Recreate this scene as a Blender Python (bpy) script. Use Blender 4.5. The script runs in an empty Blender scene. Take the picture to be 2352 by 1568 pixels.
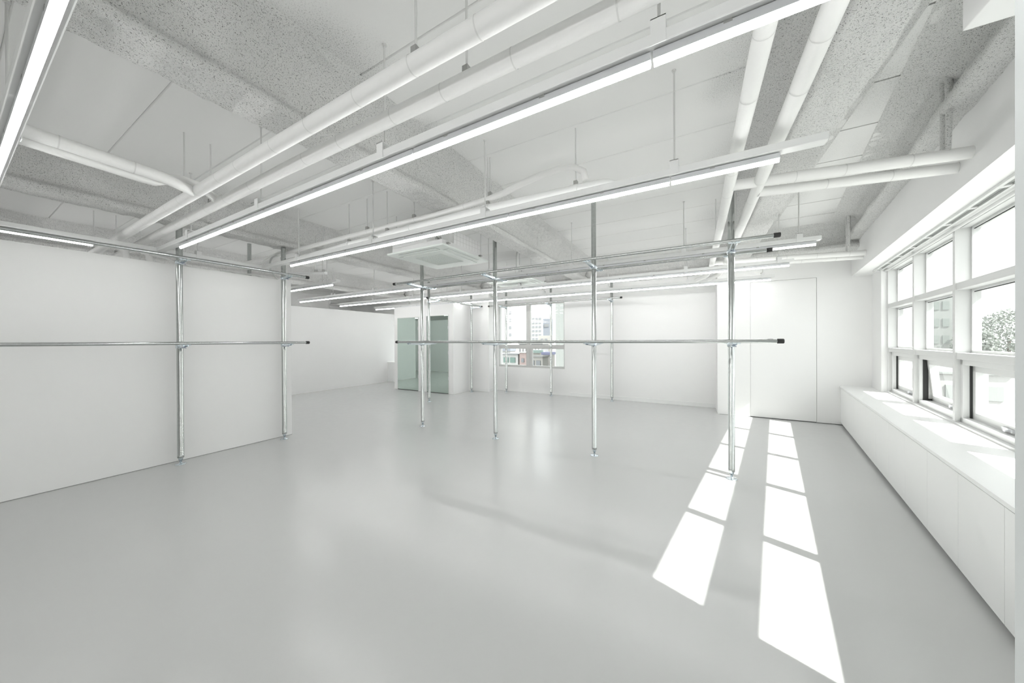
import bpy, bmesh, math, random
import numpy as np
from mathutils import Vector, Matrix

random.seed(7)
SC = bpy.context.scene
COL = SC.collection

# ------------------------------------------------------------------ camera
EYE = 1.35
CAM_F, CAM_YAW, CAM_PITCH, CAM_ROLL = 744.26, math.radians(29.324), math.radians(-0.1665), math.radians(-0.2537)
def camera():
    cy, sy = math.cos(CAM_YAW), math.sin(CAM_YAW)
    right, fwd, up = Vector((cy, sy, 0)), Vector((-sy, cy, 0)), Vector((0, 0, 1))
    f2 = fwd * math.cos(CAM_PITCH) + up * math.sin(CAM_PITCH)
    u2 = up * math.cos(CAM_PITCH) - fwd * math.sin(CAM_PITCH)
    r3 = right * math.cos(CAM_ROLL) + u2 * math.sin(CAM_ROLL)
    u3 = u2 * math.cos(CAM_ROLL) - right * math.sin(CAM_ROLL)
    cd = bpy.data.cameras.new('camera')
    cd.sensor_fit = 'HORIZONTAL'; cd.sensor_width = 36.0
    cd.lens = CAM_F / 2352 * 36.0
    cd.clip_start = 0.02; cd.clip_end = 600
    co = bpy.data.objects.new('camera', cd); COL.objects.link(co)
    m = Matrix((r3, u3, -f2)).transposed().to_4x4(); m.translation = Vector((0, 0, EYE))
    co.matrix_world = m
    SC.camera = co
camera()

# ------------------------------------------------------------------ light
EXPOSURE = 0.0
SKY_STRENGTH = 3.0
SUN_STRENGTH = 14.5
LED_STRENGTH = 29.0
SC.view_settings.view_transform = 'Standard'
SC.view_settings.look = 'None'
SC.view_settings.gamma = 1.0
SC.view_settings.use_curve_mapping = False
SC.view_settings.exposure = EXPOSURE
SC.cycles.max_bounces = 12
SC.cycles.diffuse_bounces = 8
SC.cycles.glossy_bounces = 5
SC.cycles.transparent_max_bounces = 12
SC.cycles.sample_clamp_indirect = 6.0
SC.cycles.caustics_reflective = False
SC.cycles.caustics_refractive = False
SC.cycles.use_denoising = True

world = bpy.data.worlds.new('sky'); SC.world = world; world.use_nodes = True
bg = world.node_tree.nodes['Background']
bg.inputs['Color'].default_value = (0.97, 0.985, 1.0, 1)
bg.inputs['Strength'].default_value = SKY_STRENGTH

sd = bpy.data.lights.new('sun', 'SUN'); sd.energy = SUN_STRENGTH; sd.angle = math.radians(0.53); sd.color = (1.0, 0.985, 0.955)
so = bpy.data.objects.new('sun', sd); COL.objects.link(so)
so.location = (20, -8, 26)
so.rotation_euler = Vector((-0.953, 0.363, -1.204)).to_track_quat('-Z', 'Y').to_euler()

# ------------------------------------------------------------------ materials
def newmat(name):
    m = bpy.data.materials.new(name); m.use_nodes = True
    nt = m.node_tree; p = nt.nodes['Principled BSDF']
    return m, nt, p
def node(nt, typ, **kw):
    n = nt.nodes.new(typ)
    for k, v in kw.items():
        if k in n.inputs: n.inputs[k].default_value = v
        else: setattr(n, k, v)
    return n
def plain(name, col, rough=0.5, metal=0.0, spec=0.5, vary=0.0, scale=6.0, bump=0.0, bscale=200.0):
    m, nt, p = newmat(name)
    p.inputs['Base Color'].default_value = (*col, 1); p.inputs['Roughness'].default_value = rough
    p.inputs['Metallic'].default_value = metal; p.inputs['Specular IOR Level'].default_value = spec
    g = node(nt, 'ShaderNodeNewGeometry')
    if vary > 0:
        n = node(nt, 'ShaderNodeTexNoise', Scale=scale, Detail=3.0)
        nt.links.new(g.outputs['Position'], n.inputs['Vector'])
        mx = node(nt, 'ShaderNodeMix', data_type='RGBA')
        mx.inputs[6].default_value = (*[c * (1 - vary) for c in col], 1)
        mx.inputs[7].default_value = (*[min(1, c * (1 + vary)) for c in col], 1)
        nt.links.new(n.outputs['Fac'], mx.inputs[0]); nt.links.new(mx.outputs[2], p.inputs['Base Color'])
    if bump > 0:
        n2 = node(nt, 'ShaderNodeTexNoise', Scale=bscale, Detail=2.0)
        nt.links.new(g.outputs['Position'], n2.inputs['Vector'])
        b = node(nt, 'ShaderNodeBump', Strength=bump, Distance=0.002)
        nt.links.new(n2.outputs['Fac'], b.inputs['Height']); nt.links.new(b.outputs['Normal'], p.inputs['Normal'])
    return m

M = {}
M['wall'] = plain('white wall paint', (0.86, 0.86, 0.855), 0.6, spec=0.3, vary=0.012, scale=1.2)
M['partition'] = plain('off white partition paint', (0.86, 0.86, 0.852), 0.55, spec=0.3, vary=0.012, scale=1.0)
M['soffit'] = plain('soffit paint', (0.85, 0.85, 0.848), 0.6, spec=0.3, vary=0.01)
M['pier'] = plain('cool grey pier paint', (0.70, 0.725, 0.725), 0.6, spec=0.3, vary=0.01)
M['trimw'] = plain('white lacquer', (0.83, 0.835, 0.83), 0.35, vary=0.01)
M['cab'] = plain('white cabinet laminate', (0.85, 0.855, 0.85), 0.4, vary=0.01)
M['dark'] = plain('dark gap', (0.05, 0.05, 0.05), 0.8)
M['plinth'] = plain('grey plinth', (0.30, 0.31, 0.30), 0.6)
M['pipe'] = plain('white painted pipe insulation', (0.85, 0.85, 0.84), 0.55, spec=0.3, vary=0.02, scale=14, bump=0.15, bscale=60)
M['pipetape'] = plain('pipe tape edge', (0.72, 0.72, 0.71), 0.6)
M['channel'] = plain('white powder coated channel', (0.82, 0.825, 0.82), 0.4, vary=0.01)
M['alu'] = plain('anodised aluminium', (0.72, 0.73, 0.75), 0.35, metal=0.6, vary=0.02)
M['galv'] = plain('galvanised steel', (0.50, 0.52, 0.51), 0.20, metal=1.0, vary=0.16, scale=45, bump=0.05, bscale=150)
M['zinc'] = plain('bright zinc plate', (0.70, 0.76, 0.80), 0.22, metal=1.0, vary=0.08, scale=60)
M['bluezinc'] = plain('bluish zinc lever', (0.50, 0.53, 0.62), 0.25, metal=0.9, vary=0.08, scale=60)
M['rubber'] = plain('black rubber', (0.02, 0.02, 0.02), 0.55)
M['rod'] = plain('white painted steel rod', (0.70, 0.70, 0.69), 0.45)
M['clamp'] = plain('grey steel clamp', (0.42, 0.42, 0.41), 0.45, metal=0.5)
M['ac'] = plain('white air conditioner plastic', (0.80, 0.84, 0.81), 0.45, vary=0.01)
M['acdark'] = plain('grey grille backing', (0.22, 0.24, 0.23), 0.7)
M['acbody'] = plain('white polystyrene casing', (0.80, 0.80, 0.80), 0.6, vary=0.01)
M['acline'] = plain('grid sheet line', (0.58, 0.58, 0.57), 0.6)
M['cable'] = plain('white cable sheath', (0.74, 0.75, 0.73), 0.5)
M['greyalu'] = plain('grey window aluminium', (0.58, 0.58, 0.57), 0.4, metal=0.0, vary=0.03)
M['whiteframe'] = plain('white window frame', (0.66, 0.665, 0.66), 0.4, vary=0.01)
M['seal'] = plain('black window seal', (0.03, 0.03, 0.03), 0.7)
M['conduit'] = plain('grey conduit', (0.55, 0.56, 0.55), 0.5)

def floor_mat():
    m, nt, p = newmat('grey epoxy floor')
    g = node(nt, 'ShaderNodeNewGeometry')
    n = node(nt, 'ShaderNodeTexNoise', Scale=0.55, Detail=4.0, Roughness=0.55)
    n2 = node(nt, 'ShaderNodeTexNoise', Scale=9.0, Detail=4.0)
    for k in (n, n2): nt.links.new(g.outputs['Position'], k.inputs['Vector'])
    mx = node(nt, 'ShaderNodeMix', data_type='RGBA')
    mx.inputs[6].default_value = (0.52, 0.526, 0.519, 1); mx.inputs[7].default_value = (0.56, 0.565, 0.559, 1)
    nt.links.new(n.outputs['Fac'], mx.inputs[0]); nt.links.new(mx.outputs[2], p.inputs['Base Color'])
    r = node(nt, 'ShaderNodeMapRange'); r.inputs[3].default_value = 0.18; r.inputs[4].default_value = 0.26
    nt.links.new(n2.outputs['Fac'], r.inputs[0]); nt.links.new(r.outputs[0], p.inputs['Roughness'])
    p.inputs['Specular IOR Level'].default_value = 0.62
    b = node(nt, 'ShaderNodeBump', Strength=0.05, Distance=0.004)
    nt.links.new(n2.outputs['Fac'], b.inputs['Height']); nt.links.new(b.outputs['Normal'], p.inputs['Normal'])
    return m
M['floor'] = floor_mat()

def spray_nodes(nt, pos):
    """pitted texture of sprayed fireproofing: returns (pit shade factor 0..1, height)"""
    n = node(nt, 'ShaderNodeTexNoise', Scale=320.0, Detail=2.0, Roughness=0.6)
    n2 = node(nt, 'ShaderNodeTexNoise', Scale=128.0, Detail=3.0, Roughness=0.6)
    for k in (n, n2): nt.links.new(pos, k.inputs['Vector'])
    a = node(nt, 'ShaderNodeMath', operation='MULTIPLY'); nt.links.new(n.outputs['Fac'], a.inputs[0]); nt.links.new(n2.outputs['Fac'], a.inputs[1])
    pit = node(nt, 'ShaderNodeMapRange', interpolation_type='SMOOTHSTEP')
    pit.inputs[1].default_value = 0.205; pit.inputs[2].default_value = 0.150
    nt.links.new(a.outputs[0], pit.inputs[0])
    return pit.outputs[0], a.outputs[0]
SPRAY_COL, PIT_SHADE_COL = (0.87, 0.87, 0.86), (0.31, 0.31, 0.305)  # second colour paints the shade inside the small holes, on top of the bump
def spray_mat():
    m, nt, p = newmat('sprayed fireproofing painted white')
    g = node(nt, 'ShaderNodeNewGeometry')
    pit, h = spray_nodes(nt, g.outputs['Position'])
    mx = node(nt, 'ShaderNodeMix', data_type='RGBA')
    mx.inputs[6].default_value = (*SPRAY_COL, 1); mx.inputs[7].default_value = (*PIT_SHADE_COL, 1)
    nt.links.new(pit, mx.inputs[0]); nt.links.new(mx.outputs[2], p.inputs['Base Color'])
    b = node(nt, 'ShaderNodeBump', Strength=0.95, Distance=0.013)
    nt.links.new(h, b.inputs['Height']); nt.links.new(b.outputs['Normal'], p.inputs['Normal'])
    p.inputs['Roughness'].default_value = 0.9; p.inputs['Specular IOR Level'].default_value = 0.1
    return m
M['spray'] = spray_mat()

BEAM_C, BEAM_P = 0.655, 2.815          # first beam centre line and beam spacing along X
WA = Vector((2.015, 7.0)); WT = Vector((-0.16641, -0.98606)); WN = Vector((0.98606, -0.16641))   # window wall frame
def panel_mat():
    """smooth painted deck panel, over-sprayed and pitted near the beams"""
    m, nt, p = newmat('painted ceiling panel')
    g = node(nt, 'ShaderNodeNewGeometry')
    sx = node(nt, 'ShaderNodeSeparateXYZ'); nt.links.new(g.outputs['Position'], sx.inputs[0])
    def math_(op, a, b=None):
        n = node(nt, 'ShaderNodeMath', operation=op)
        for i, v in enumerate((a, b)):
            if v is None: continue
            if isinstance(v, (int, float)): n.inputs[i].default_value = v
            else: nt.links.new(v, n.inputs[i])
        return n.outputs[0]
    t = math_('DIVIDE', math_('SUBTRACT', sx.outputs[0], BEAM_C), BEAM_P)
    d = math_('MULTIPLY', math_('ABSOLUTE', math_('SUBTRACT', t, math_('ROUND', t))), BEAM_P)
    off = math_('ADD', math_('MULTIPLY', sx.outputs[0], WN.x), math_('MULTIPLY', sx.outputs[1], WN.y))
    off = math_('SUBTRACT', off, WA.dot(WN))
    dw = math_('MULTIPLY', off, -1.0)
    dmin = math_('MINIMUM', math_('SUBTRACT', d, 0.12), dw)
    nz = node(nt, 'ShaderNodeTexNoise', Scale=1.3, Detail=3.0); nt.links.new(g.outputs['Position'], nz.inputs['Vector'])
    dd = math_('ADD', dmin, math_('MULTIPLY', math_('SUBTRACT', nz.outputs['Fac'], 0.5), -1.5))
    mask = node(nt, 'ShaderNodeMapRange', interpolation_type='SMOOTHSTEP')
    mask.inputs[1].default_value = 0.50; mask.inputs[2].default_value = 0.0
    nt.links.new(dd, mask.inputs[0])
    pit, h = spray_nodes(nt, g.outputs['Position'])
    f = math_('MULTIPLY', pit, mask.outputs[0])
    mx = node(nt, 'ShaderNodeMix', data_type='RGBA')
    mx.inputs[6].default_value = (0.83, 0.83, 0.822, 1); mx.inputs[7].default_value = (0.26, 0.26, 0.255, 1)  # dark colour stands in for shade in the over-spray pits
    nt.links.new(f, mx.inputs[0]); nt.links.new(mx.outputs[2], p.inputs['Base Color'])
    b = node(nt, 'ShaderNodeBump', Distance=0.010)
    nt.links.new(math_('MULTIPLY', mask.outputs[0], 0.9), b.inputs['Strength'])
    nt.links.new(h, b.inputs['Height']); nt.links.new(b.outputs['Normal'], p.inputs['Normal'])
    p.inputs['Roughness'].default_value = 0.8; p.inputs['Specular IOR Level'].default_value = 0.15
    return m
M['panel'] = panel_mat()

def glass_mat(name, tint, refl=1.0):
    m = bpy.data.materials.new(name); m.use_nodes = True; nt = m.node_tree
    for n in list(nt.nodes):
        if n.type == 'BSDF_PRINCIPLED': nt.nodes.remove(n)
    out = [n for n in nt.nodes if n.type == 'OUTPUT_MATERIAL'][0]
    tr = node(nt, 'ShaderNodeBsdfTransparent'); tr.inputs['Color'].default_value = (*tint, 1)
    gl = node(nt, 'ShaderNodeBsdfGlossy', Roughness=0.0)
    fr = node(nt, 'ShaderNodeFresnel', IOR=1.45)
    ml = node(nt, 'ShaderNodeMath', operation='MULTIPLY'); ml.inputs[1].default_value = refl
    geo = node(nt, 'ShaderNodeNewGeometry'); inv = node(nt, 'ShaderNodeMath', operation='SUBTRACT'); inv.inputs[0].default_value = 1.0
    nt.links.new(geo.outputs['Backfacing'], inv.inputs[1])
    m2 = node(nt, 'ShaderNodeMath', operation='MULTIPLY'); nt.links.new(fr.outputs[0], m2.inputs[0]); nt.links.new(inv.outputs[0], m2.inputs[1])
    nt.links.new(m2.outputs[0], ml.inputs[0])
    mx = node(nt, 'ShaderNodeMixShader')
    nt.links.new(ml.outputs[0], mx.inputs[0]); nt.links.new(tr.outputs[0], mx.inputs[1]); nt.links.new(gl.outputs[0], mx.inputs[2])
    nt.links.new(mx.outputs[0], out.inputs['Surface'])
    return m
M['glass'] = glass_mat('clear window glass', (0.96, 0.975, 0.965))
M['frost'] = plain('pale window film', (0.80, 0.83, 0.81), 0.5)
m_, nt_, p_ = newmat('green tinted mirror')
p_.inputs['Base Color'].default_value = (0.70, 0.82, 0.765, 1); p_.inputs['Metallic'].default_value = 1.0; p_.inputs['Roughness'].default_value = 0.015
M['mirror'] = m_
def emit(name, col, s):
    m, nt, p = newmat(name)
    p.inputs['Base Color'].default_value = (0.9, 0.9, 0.9, 1)
    p.inputs['Emission Color'].default_value = (*col, 1); p.inputs['Emission Strength'].default_value = s
    return m
M['led'] = emit('lit led diffuser', (1.0, 1.0, 0.985), LED_STRENGTH)
# outdoors
for nm, c in dict(bwhite=(0.44, 0.44, 0.43), bcream=(0.36, 0.35, 0.33), bgrey=(0.20, 0.215, 0.24), bdark=(0.19, 0.195, 0.20), bpink=(0.36, 0.29, 0.275),
                  bgreen=(0.27, 0.30, 0.28), bblue=(0.24, 0.25, 0.36), bteal=(0.27, 0.34, 0.315), bpale=(0.33, 0.345, 0.335), ground=(0.30, 0.30, 0.29),
                  pane=(0.22, 0.23, 0.24), paneg=(0.17, 0.24, 0.215), leaf=(0.30, 0.325, 0.295), bfaint=(0.245, 0.258, 0.248), bfaintw=(0.20, 0.222, 0.21), bark=(0.20, 0.17, 0.15), roofg=(0.22, 0.22, 0.215)).items():
    M[nm] = plain('outdoor ' + nm, c, 0.7, spec=0.2, vary=0.06, scale=0.7)

# ------------------------------------------------------------------ mesh helpers
class B:
    def __init__(s): s.v = []; s.f = []; s.sm = []
    def add(s, vs, fs, smooth=False):
        o = len(s.v); s.v += [tuple(v) for v in vs]
        for f in fs: s.f.append(tuple(i + o for i in f)); s.sm.append(smooth)
        return s
    def box(s, x0, x1, y0, y1, z0, z1):
        vs = [(x, y, z) for z in (z0, z1) for y in (y0, y1) for x in (x0, x1)]
        return s.add(vs, [(0, 2, 3, 1), (4, 5, 7, 6), (0, 1, 5, 4), (2, 6, 7, 3), (0, 4, 6, 2), (1, 3, 7, 5)])
    def wbox(s, s0, s1, o0, o1, z0, z1):
        """box in the window wall's own frame (along the wall, outward, up)"""
        vs = []
        for z in (z0, z1):
            for o in (o0, o1):
                for t in (s0, s1):
                    q = WA + WT * t + WN * o; vs.append((q.x, q.y, z))
        return s.add(vs, [(0, 2, 3, 1), (4, 5, 7, 6), (0, 1, 5, 4), (2, 6, 7, 3), (0, 4, 6, 2), (1, 3, 7, 5)])
    def prism(s, poly, z0, z1):
        n = len(poly)
        vs = [(x, y, z0) for x, y in poly] + [(x, y, z1) for x, y in poly]
        return s.add(vs, [tuple(range(n))[::-1], tuple(range(n, 2 * n))] + [(i, (i + 1) % n, n + (i + 1) % n, n + i) for i in range(n)])
    def tube(s, pts, r, seg=16, caps=True):
        pts = [Vector(p) for p in pts]; n = len(pts)
        rs = r if isinstance(r, (list, tuple)) else [r] * n
        d0 = (pts[1] - pts[0]).normalized()
        ref = Vector((0, 0, 1)) if abs(d0.z) < 0.9 else Vector((1, 0, 0))
        u = d0.cross(ref).normalized(); vs = []
        for i, p in enumerate(pts):
            d = ((pts[min(i + 1, n - 1)] - pts[i]).normalized() + (pts[i] - pts[max(i - 1, 0)]).normalized())
            d = d.normalized() if d.length > 1e-6 else d0
            u = (u - d * u.dot(d)).normalized(); w = d.cross(u)
            k = 1.0
            if 0 < i < n - 1:
                c = (pts[i + 1] - pts[i]).normalized().dot((pts[i] - pts[i - 1]).normalized())
                k = 1.0 / max(0.75, math.sqrt((1 + c) / 2))
            for j in range(seg):
                a = 2 * math.pi * j / seg
                vs.append(p + (u * math.cos(a) + w * math.sin(a)) * rs[i] * (k if False else 1.0))
        fs = [(i * seg + j, i * seg + (j + 1) % seg, (i + 1) * seg + (j + 1) % seg, (i + 1) * seg + j) for i in range(n - 1) for j in range(seg)]
        s.add(vs, fs, True)
        if caps:
            s.add(vs[:seg], [tuple(range(seg))[::-1]]); s.add(vs[-seg:], [tuple(range(seg))])
        return s
    def lathe(s, c, prof, seg=20):
        """prof: (radius, z) from bottom to top around a vertical axis at c"""
        vs = []; n = len(prof)
        for r, z in prof:
            for j in range(seg):
                a = 2 * math.pi * j / seg; vs.append((c[0] + r * math.cos(a), c[1] + r * math.sin(a), z))
        fs = [(i * seg + j, i * seg + (j + 1) % seg, (i + 1) * seg + (j + 1) % seg, (i + 1) * seg + j) for i in range(n - 1) for j in range(seg)]
        s.add(vs, fs, True)
        s.add(vs[:seg], [tuple(range(seg))[::-1]]); s.add(vs[-seg:], [tuple(range(seg))])
        return s
    def mesh(s, name, mat, org=(0, 0, 0)):
        me = bpy.data.meshes.new(name)
        me.from_pydata([(v[0] - org[0], v[1] - org[1], v[2] - org[2]) for v in s.v], [], s.f)
        me.polygons.foreach_set('use_smooth', s.sm)
        me.materials.append(M[mat]); me.update()
        return me
    def build(s, name, mat, parent=None, bevel=0.0, org=None):
        if parent is not None:
            w = worldloc(parent); me = s.mesh(name, mat, w); o = bpy.data.objects.new(name, me)
            COL.objects.link(o); o.parent = parent
        else:
            if org is None:
                a = np.array(s.v); org = ((a[:, 0].min() + a[:, 0].max()) / 2, (a[:, 1].min() + a[:, 1].max()) / 2, a[:, 2].min())
            me = s.mesh(name, mat, org); o = bpy.data.objects.new(name, me); COL.objects.link(o); o.location = org
        if bevel:
            b = o.modifiers.new('bevel', 'BEVEL'); b.width = bevel; b.segments = 2; b.limit_method = 'ANGLE'; b.angle_limit = math.radians(40)
        return o
def worldloc(o):
    v = Vector((0, 0, 0))
    while o is not None: v = v + Vector(o.location); o = o.parent
    return v
def thing(name, loc, label, cat, group=None):
    e = bpy.data.objects.new(name, None); COL.objects.link(e); e.location = loc; e.empty_display_size = 0.1
    e['label'] = label; e['category'] = cat
    if group: e['group'] = group
    return e
def tag(o, label, cat, group=None):
    o['label'] = label; o['category'] = cat
    if group: o['group'] = group
    return o
def struct(o, label=None):
    o['kind'] = 'structure'
    if label: o['label'] = label
    return o
def wp(s, o, z):
    q = WA + WT * s + WN * o
    return (q.x, q.y, z)
def place(me, name, parent, loc):
    o = bpy.data.objects.new(name, me); COL.objects.link(o); o.parent = parent; o.location = loc
    return o

# ------------------------------------------------------------------ room shell
SLAB, BEAMZ = 3.0, 2.65
X0, Y0, Y1 = -11.6, -4.3, 8.1
def wx(off, y):            # X on the window wall's plane (offset off) at world y
    return WA.x + (off - (y - WA.y) * WN.y) / WN.x
shell = [(X0, Y0), (wx(0.62, Y0), Y0), (wx(0.62, 7.15), 7.15), (wx(0.62, 7.15), Y1), (X0, Y1)]
floor = struct(B().prism(shell, -0.15, 0.0).build('floor', 'floor'), 'glossy pale grey epoxy floor')
ceil = struct(B().prism(shell, SLAB + 0.025, SLAB + 0.2).build('ceiling', 'dark'), 'white painted deck ceiling with sprayed beams')

# deck panels between the beams
seams = [0.745 + 0.556 * k for k in range(-10, 14)]
beams_x = [BEAM_C - BEAM_P * k for k in range(5)]
bays = [(beams_x[0], None), (beams_x[1], beams_x[0]), (beams_x[2], beams_x[1]), (beams_x[3], beams_x[2]), (beams_x[4], beams_x[3]), (X0, beams_x[4])]
wl = worldloc(ceil)
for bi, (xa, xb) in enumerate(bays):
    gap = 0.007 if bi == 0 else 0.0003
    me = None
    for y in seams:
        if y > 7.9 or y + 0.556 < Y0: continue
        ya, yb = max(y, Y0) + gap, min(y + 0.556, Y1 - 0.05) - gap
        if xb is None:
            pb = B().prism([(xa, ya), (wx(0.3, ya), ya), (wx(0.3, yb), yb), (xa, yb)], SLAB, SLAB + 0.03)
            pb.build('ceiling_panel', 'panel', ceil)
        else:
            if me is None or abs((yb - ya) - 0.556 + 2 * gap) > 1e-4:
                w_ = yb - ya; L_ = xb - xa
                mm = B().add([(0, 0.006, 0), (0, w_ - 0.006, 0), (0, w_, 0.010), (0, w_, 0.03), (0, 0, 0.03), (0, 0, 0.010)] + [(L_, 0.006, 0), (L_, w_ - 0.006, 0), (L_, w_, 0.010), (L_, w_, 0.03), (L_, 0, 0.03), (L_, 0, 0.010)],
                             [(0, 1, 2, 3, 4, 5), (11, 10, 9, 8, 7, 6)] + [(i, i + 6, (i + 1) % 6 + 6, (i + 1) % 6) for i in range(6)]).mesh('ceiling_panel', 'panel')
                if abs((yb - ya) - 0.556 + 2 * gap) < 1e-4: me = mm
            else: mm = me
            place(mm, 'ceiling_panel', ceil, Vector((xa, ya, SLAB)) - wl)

def smooth_noise(shape, k, seed):
    r = np.random.default_rng(seed).standard_normal(shape)
    for ax in (0, 1):
        acc = np.zeros_like(r)
        w = np.exp(-0.5 * (np.arange(-3 * k, 3 * k + 1) / k) ** 2); w /= np.linalg.norm(w)
        for i, c in zip(range(-3 * k, 3 * k + 1), w): acc += c * np.roll(r, i, ax)
        r = acc
    return r / r.std()
def sprayed_beam(prof, p0, p1, seed, name='beam', step=0.014, amp=0.0045, clip=None):
    """prof: cross-section points (side, z) as an open polyline; swept p0->p1 with a lumpy surface"""
    p0, p1 = Vector(p0), Vector(p1); L = (p1 - p0).length; d = (p1 - p0).normalized()
    side = Vector((d.y, -d.x, 0))
    pr = []
    for (a, za), (b, zb) in zip(prof[:-1], prof[1:]):
        n = max(1, int(round(math.hypot(b - a, zb - za) / step)))
        pr += [(a + (b - a) * i / n, za + (zb - za) * i / n) for i in range(n)]
    pr.append(prof[-1]); pr = np.array(pr)
    tn = np.gradient(pr, axis=0); tn /= np.linalg.norm(tn, axis=1)[:, None]
    nrm = np.stack([-tn[:, 1], tn[:, 0]], 1)
    for _ in range(3): nrm = (nrm + np.roll(nrm, 1, 0) + np.roll(nrm, -1, 0)) / 3
    nu = max(2, int(L / step)) + 1; nv = len(pr)
    disp = amp * (0.75 * smooth_noise((nu, nv), 1, seed) + 0.7 * smooth_noise((nu, nv), 4, seed + 1) + 0.9 * smooth_noise((nu, nv), 16, seed + 2))
    fade = np.clip(np.minimum(np.arange(nv), np.arange(nv)[::-1]) / 3.0, 0, 1)
    disp *= fade[None, :]
    S = pr[None, :, 0] + nrm[None, :, 0] * disp; Z = pr[None, :, 1] + nrm[None, :, 1] * disp
    t = np.linspace(0, L, nu)[:, None]
    X = p0.x + d.x * t + side.x * S; Y = p0.y + d.y * t + side.y * S
    V = np.stack([X, Y, np.broadcast_to(Z, X.shape)], -1).reshape(-1, 3) - np.array(wl)
    me = bpy.data.meshes.new(name)
    i = np.arange(nu - 1)[:, None]; j = np.arange(nv - 1)[None, :]
    a = (i * nv + j).ravel()
    F = np.stack([a, a + 1, a + nv + 1, a + nv], 1)
    me.vertices.add(len(V)); me.vertices.foreach_set('co', V.ravel())
    me.loops.add(F.size); me.loops.foreach_set('vertex_index', F.ravel().astype(np.int32))
    me.polygons.add(len(F)); me.polygons.foreach_set('loop_start', np.arange(0, F.size, 4, dtype=np.int32))
    me.polygons.foreach_set('loop_total', np.full(len(F), 4, dtype=np.int32))
    me.polygons.foreach_set('use_smooth', np.ones(len(F), dtype=bool))
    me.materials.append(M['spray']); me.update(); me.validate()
    o = bpy.data.objects.new(name, me); COL.objects.link(o); o.parent = ceil
    return o
hw = 0.122
half = [(0.36, SLAB - 0.001), (0.25, SLAB - 0.02), (0.16, SLAB - 0.065), (0.095, SLAB - 0.13), (0.065, SLAB - 0.20), (0.060, BEAMZ + 0.105), (0.075, BEAMZ + 0.085),
        (hw - 0.012, BEAMZ + 0.065), (hw, BEAMZ + 0.048), (hw, BEAMZ + 0.012), (hw - 0.012, BEAMZ)]     # web and bottom flange of a sprayed H-beam
prof = [(-a, z) for a, z in half] + half[::-1]
for k, bx in enumerate(beams_x[:4]):
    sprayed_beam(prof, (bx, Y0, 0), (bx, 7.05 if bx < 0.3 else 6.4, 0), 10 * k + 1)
# beam along the window wall and the cross beams over the back walls
q0, q1 = wp(-0.6, 0, 0), wp(9.3, 0, 0)
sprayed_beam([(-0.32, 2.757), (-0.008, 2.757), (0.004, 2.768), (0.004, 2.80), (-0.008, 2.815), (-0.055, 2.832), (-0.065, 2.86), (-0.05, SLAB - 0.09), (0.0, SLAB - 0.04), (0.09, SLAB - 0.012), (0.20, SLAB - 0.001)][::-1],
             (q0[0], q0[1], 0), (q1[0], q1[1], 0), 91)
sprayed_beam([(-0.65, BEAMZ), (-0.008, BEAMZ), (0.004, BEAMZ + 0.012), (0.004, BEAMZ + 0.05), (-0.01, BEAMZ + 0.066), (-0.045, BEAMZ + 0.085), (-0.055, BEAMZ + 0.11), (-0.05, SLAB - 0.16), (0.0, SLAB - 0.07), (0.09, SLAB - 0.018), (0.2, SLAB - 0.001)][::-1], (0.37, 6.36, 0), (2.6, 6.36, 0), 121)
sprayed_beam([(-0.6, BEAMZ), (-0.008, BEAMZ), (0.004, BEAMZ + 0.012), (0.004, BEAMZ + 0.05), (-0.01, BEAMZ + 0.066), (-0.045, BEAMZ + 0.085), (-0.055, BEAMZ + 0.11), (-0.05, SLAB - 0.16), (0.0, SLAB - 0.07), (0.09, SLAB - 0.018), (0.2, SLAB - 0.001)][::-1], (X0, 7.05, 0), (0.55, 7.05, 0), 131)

# walls
DW = 6.97     # door wall
BW = 7.55     # back wall with the window
FLX = -8.89   # far left wall
struct(B().box(-5.20, -5.10, Y0, 2.535, 0, 2.221).build('wall_left', 'partition', bevel=0.003), 'plain off-white partition wall that stops short of the ceiling')
struct(B().box(FLX - 0.1, FLX, 4.12, 7.9, 0, 2.257).build('wall_far_left', 'wall'), 'far white wall beyond the partition')
struct(B().box(X0, FLX, 1.80, 1.90, 0, 2.257).build('wall_alcove', 'wall'), 'white alcove wall seen in the mirrors')
struct(B().box(X0 - 0.12, X0, Y0, Y1, 0, SLAB + 0.1).build('wall_outer_left', 'wall'), 'white outer wall behind the partitions')
struct(B().box(X0, 4.2, Y0 - 0.12, Y0, 0, SLAB + 0.1).build('wall_front', 'wall'), 'white wall behind the photographer')
# back wall with a window opening
wb = B()
WX0, WX1, WZ0, WZ1 = -4.66, -2.765, 0.645, 2.33
wb.box(-4.75, WX0, BW, BW + 0.2, 0, SLAB); wb.box(WX1, 0.45, BW, BW + 0.2, 0, SLAB)
wb.box(WX0, WX1, BW, BW + 0.2, 0, WZ0); wb.box(WX0, WX1, BW, BW + 0.2, WZ1, SLAB)
wb.box(-7.41, -4.75, BW, BW + 0.2, 0, SLAB)
struct(wb.build('wall_back', 'wall'), 'white back wall around the city-view window')
wb = B()
wb.box(X0, -8.80, 7.9, 8.05, 0, SLAB); wb.box(-7.45, -7.35, 7.5, 8.05, 0, SLAB); wb.box(-8.80, -7.45, 7.9, 8.05, 0, 0.66); wb.box(-8.80, -7.45, 7.9, 8.05, 2.15, SLAB)
struct(wb.build('wall_back_left', 'wall'), 'white wall around the far corner window')
struct(B().box(-5.276, -4.70, 7.13, BW + 0.02, 0, BEAMZ + 0.02).build('wall_column', 'wall', bevel=0.003), 'white boxed column beside the back window')
struct(B().box(-7.41, -5.276, 6.38, BW + 0.02, 0, 2.29).build('wall_closet', 'wall', bevel=0.002), 'white closet block carrying two mirrors')
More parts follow.
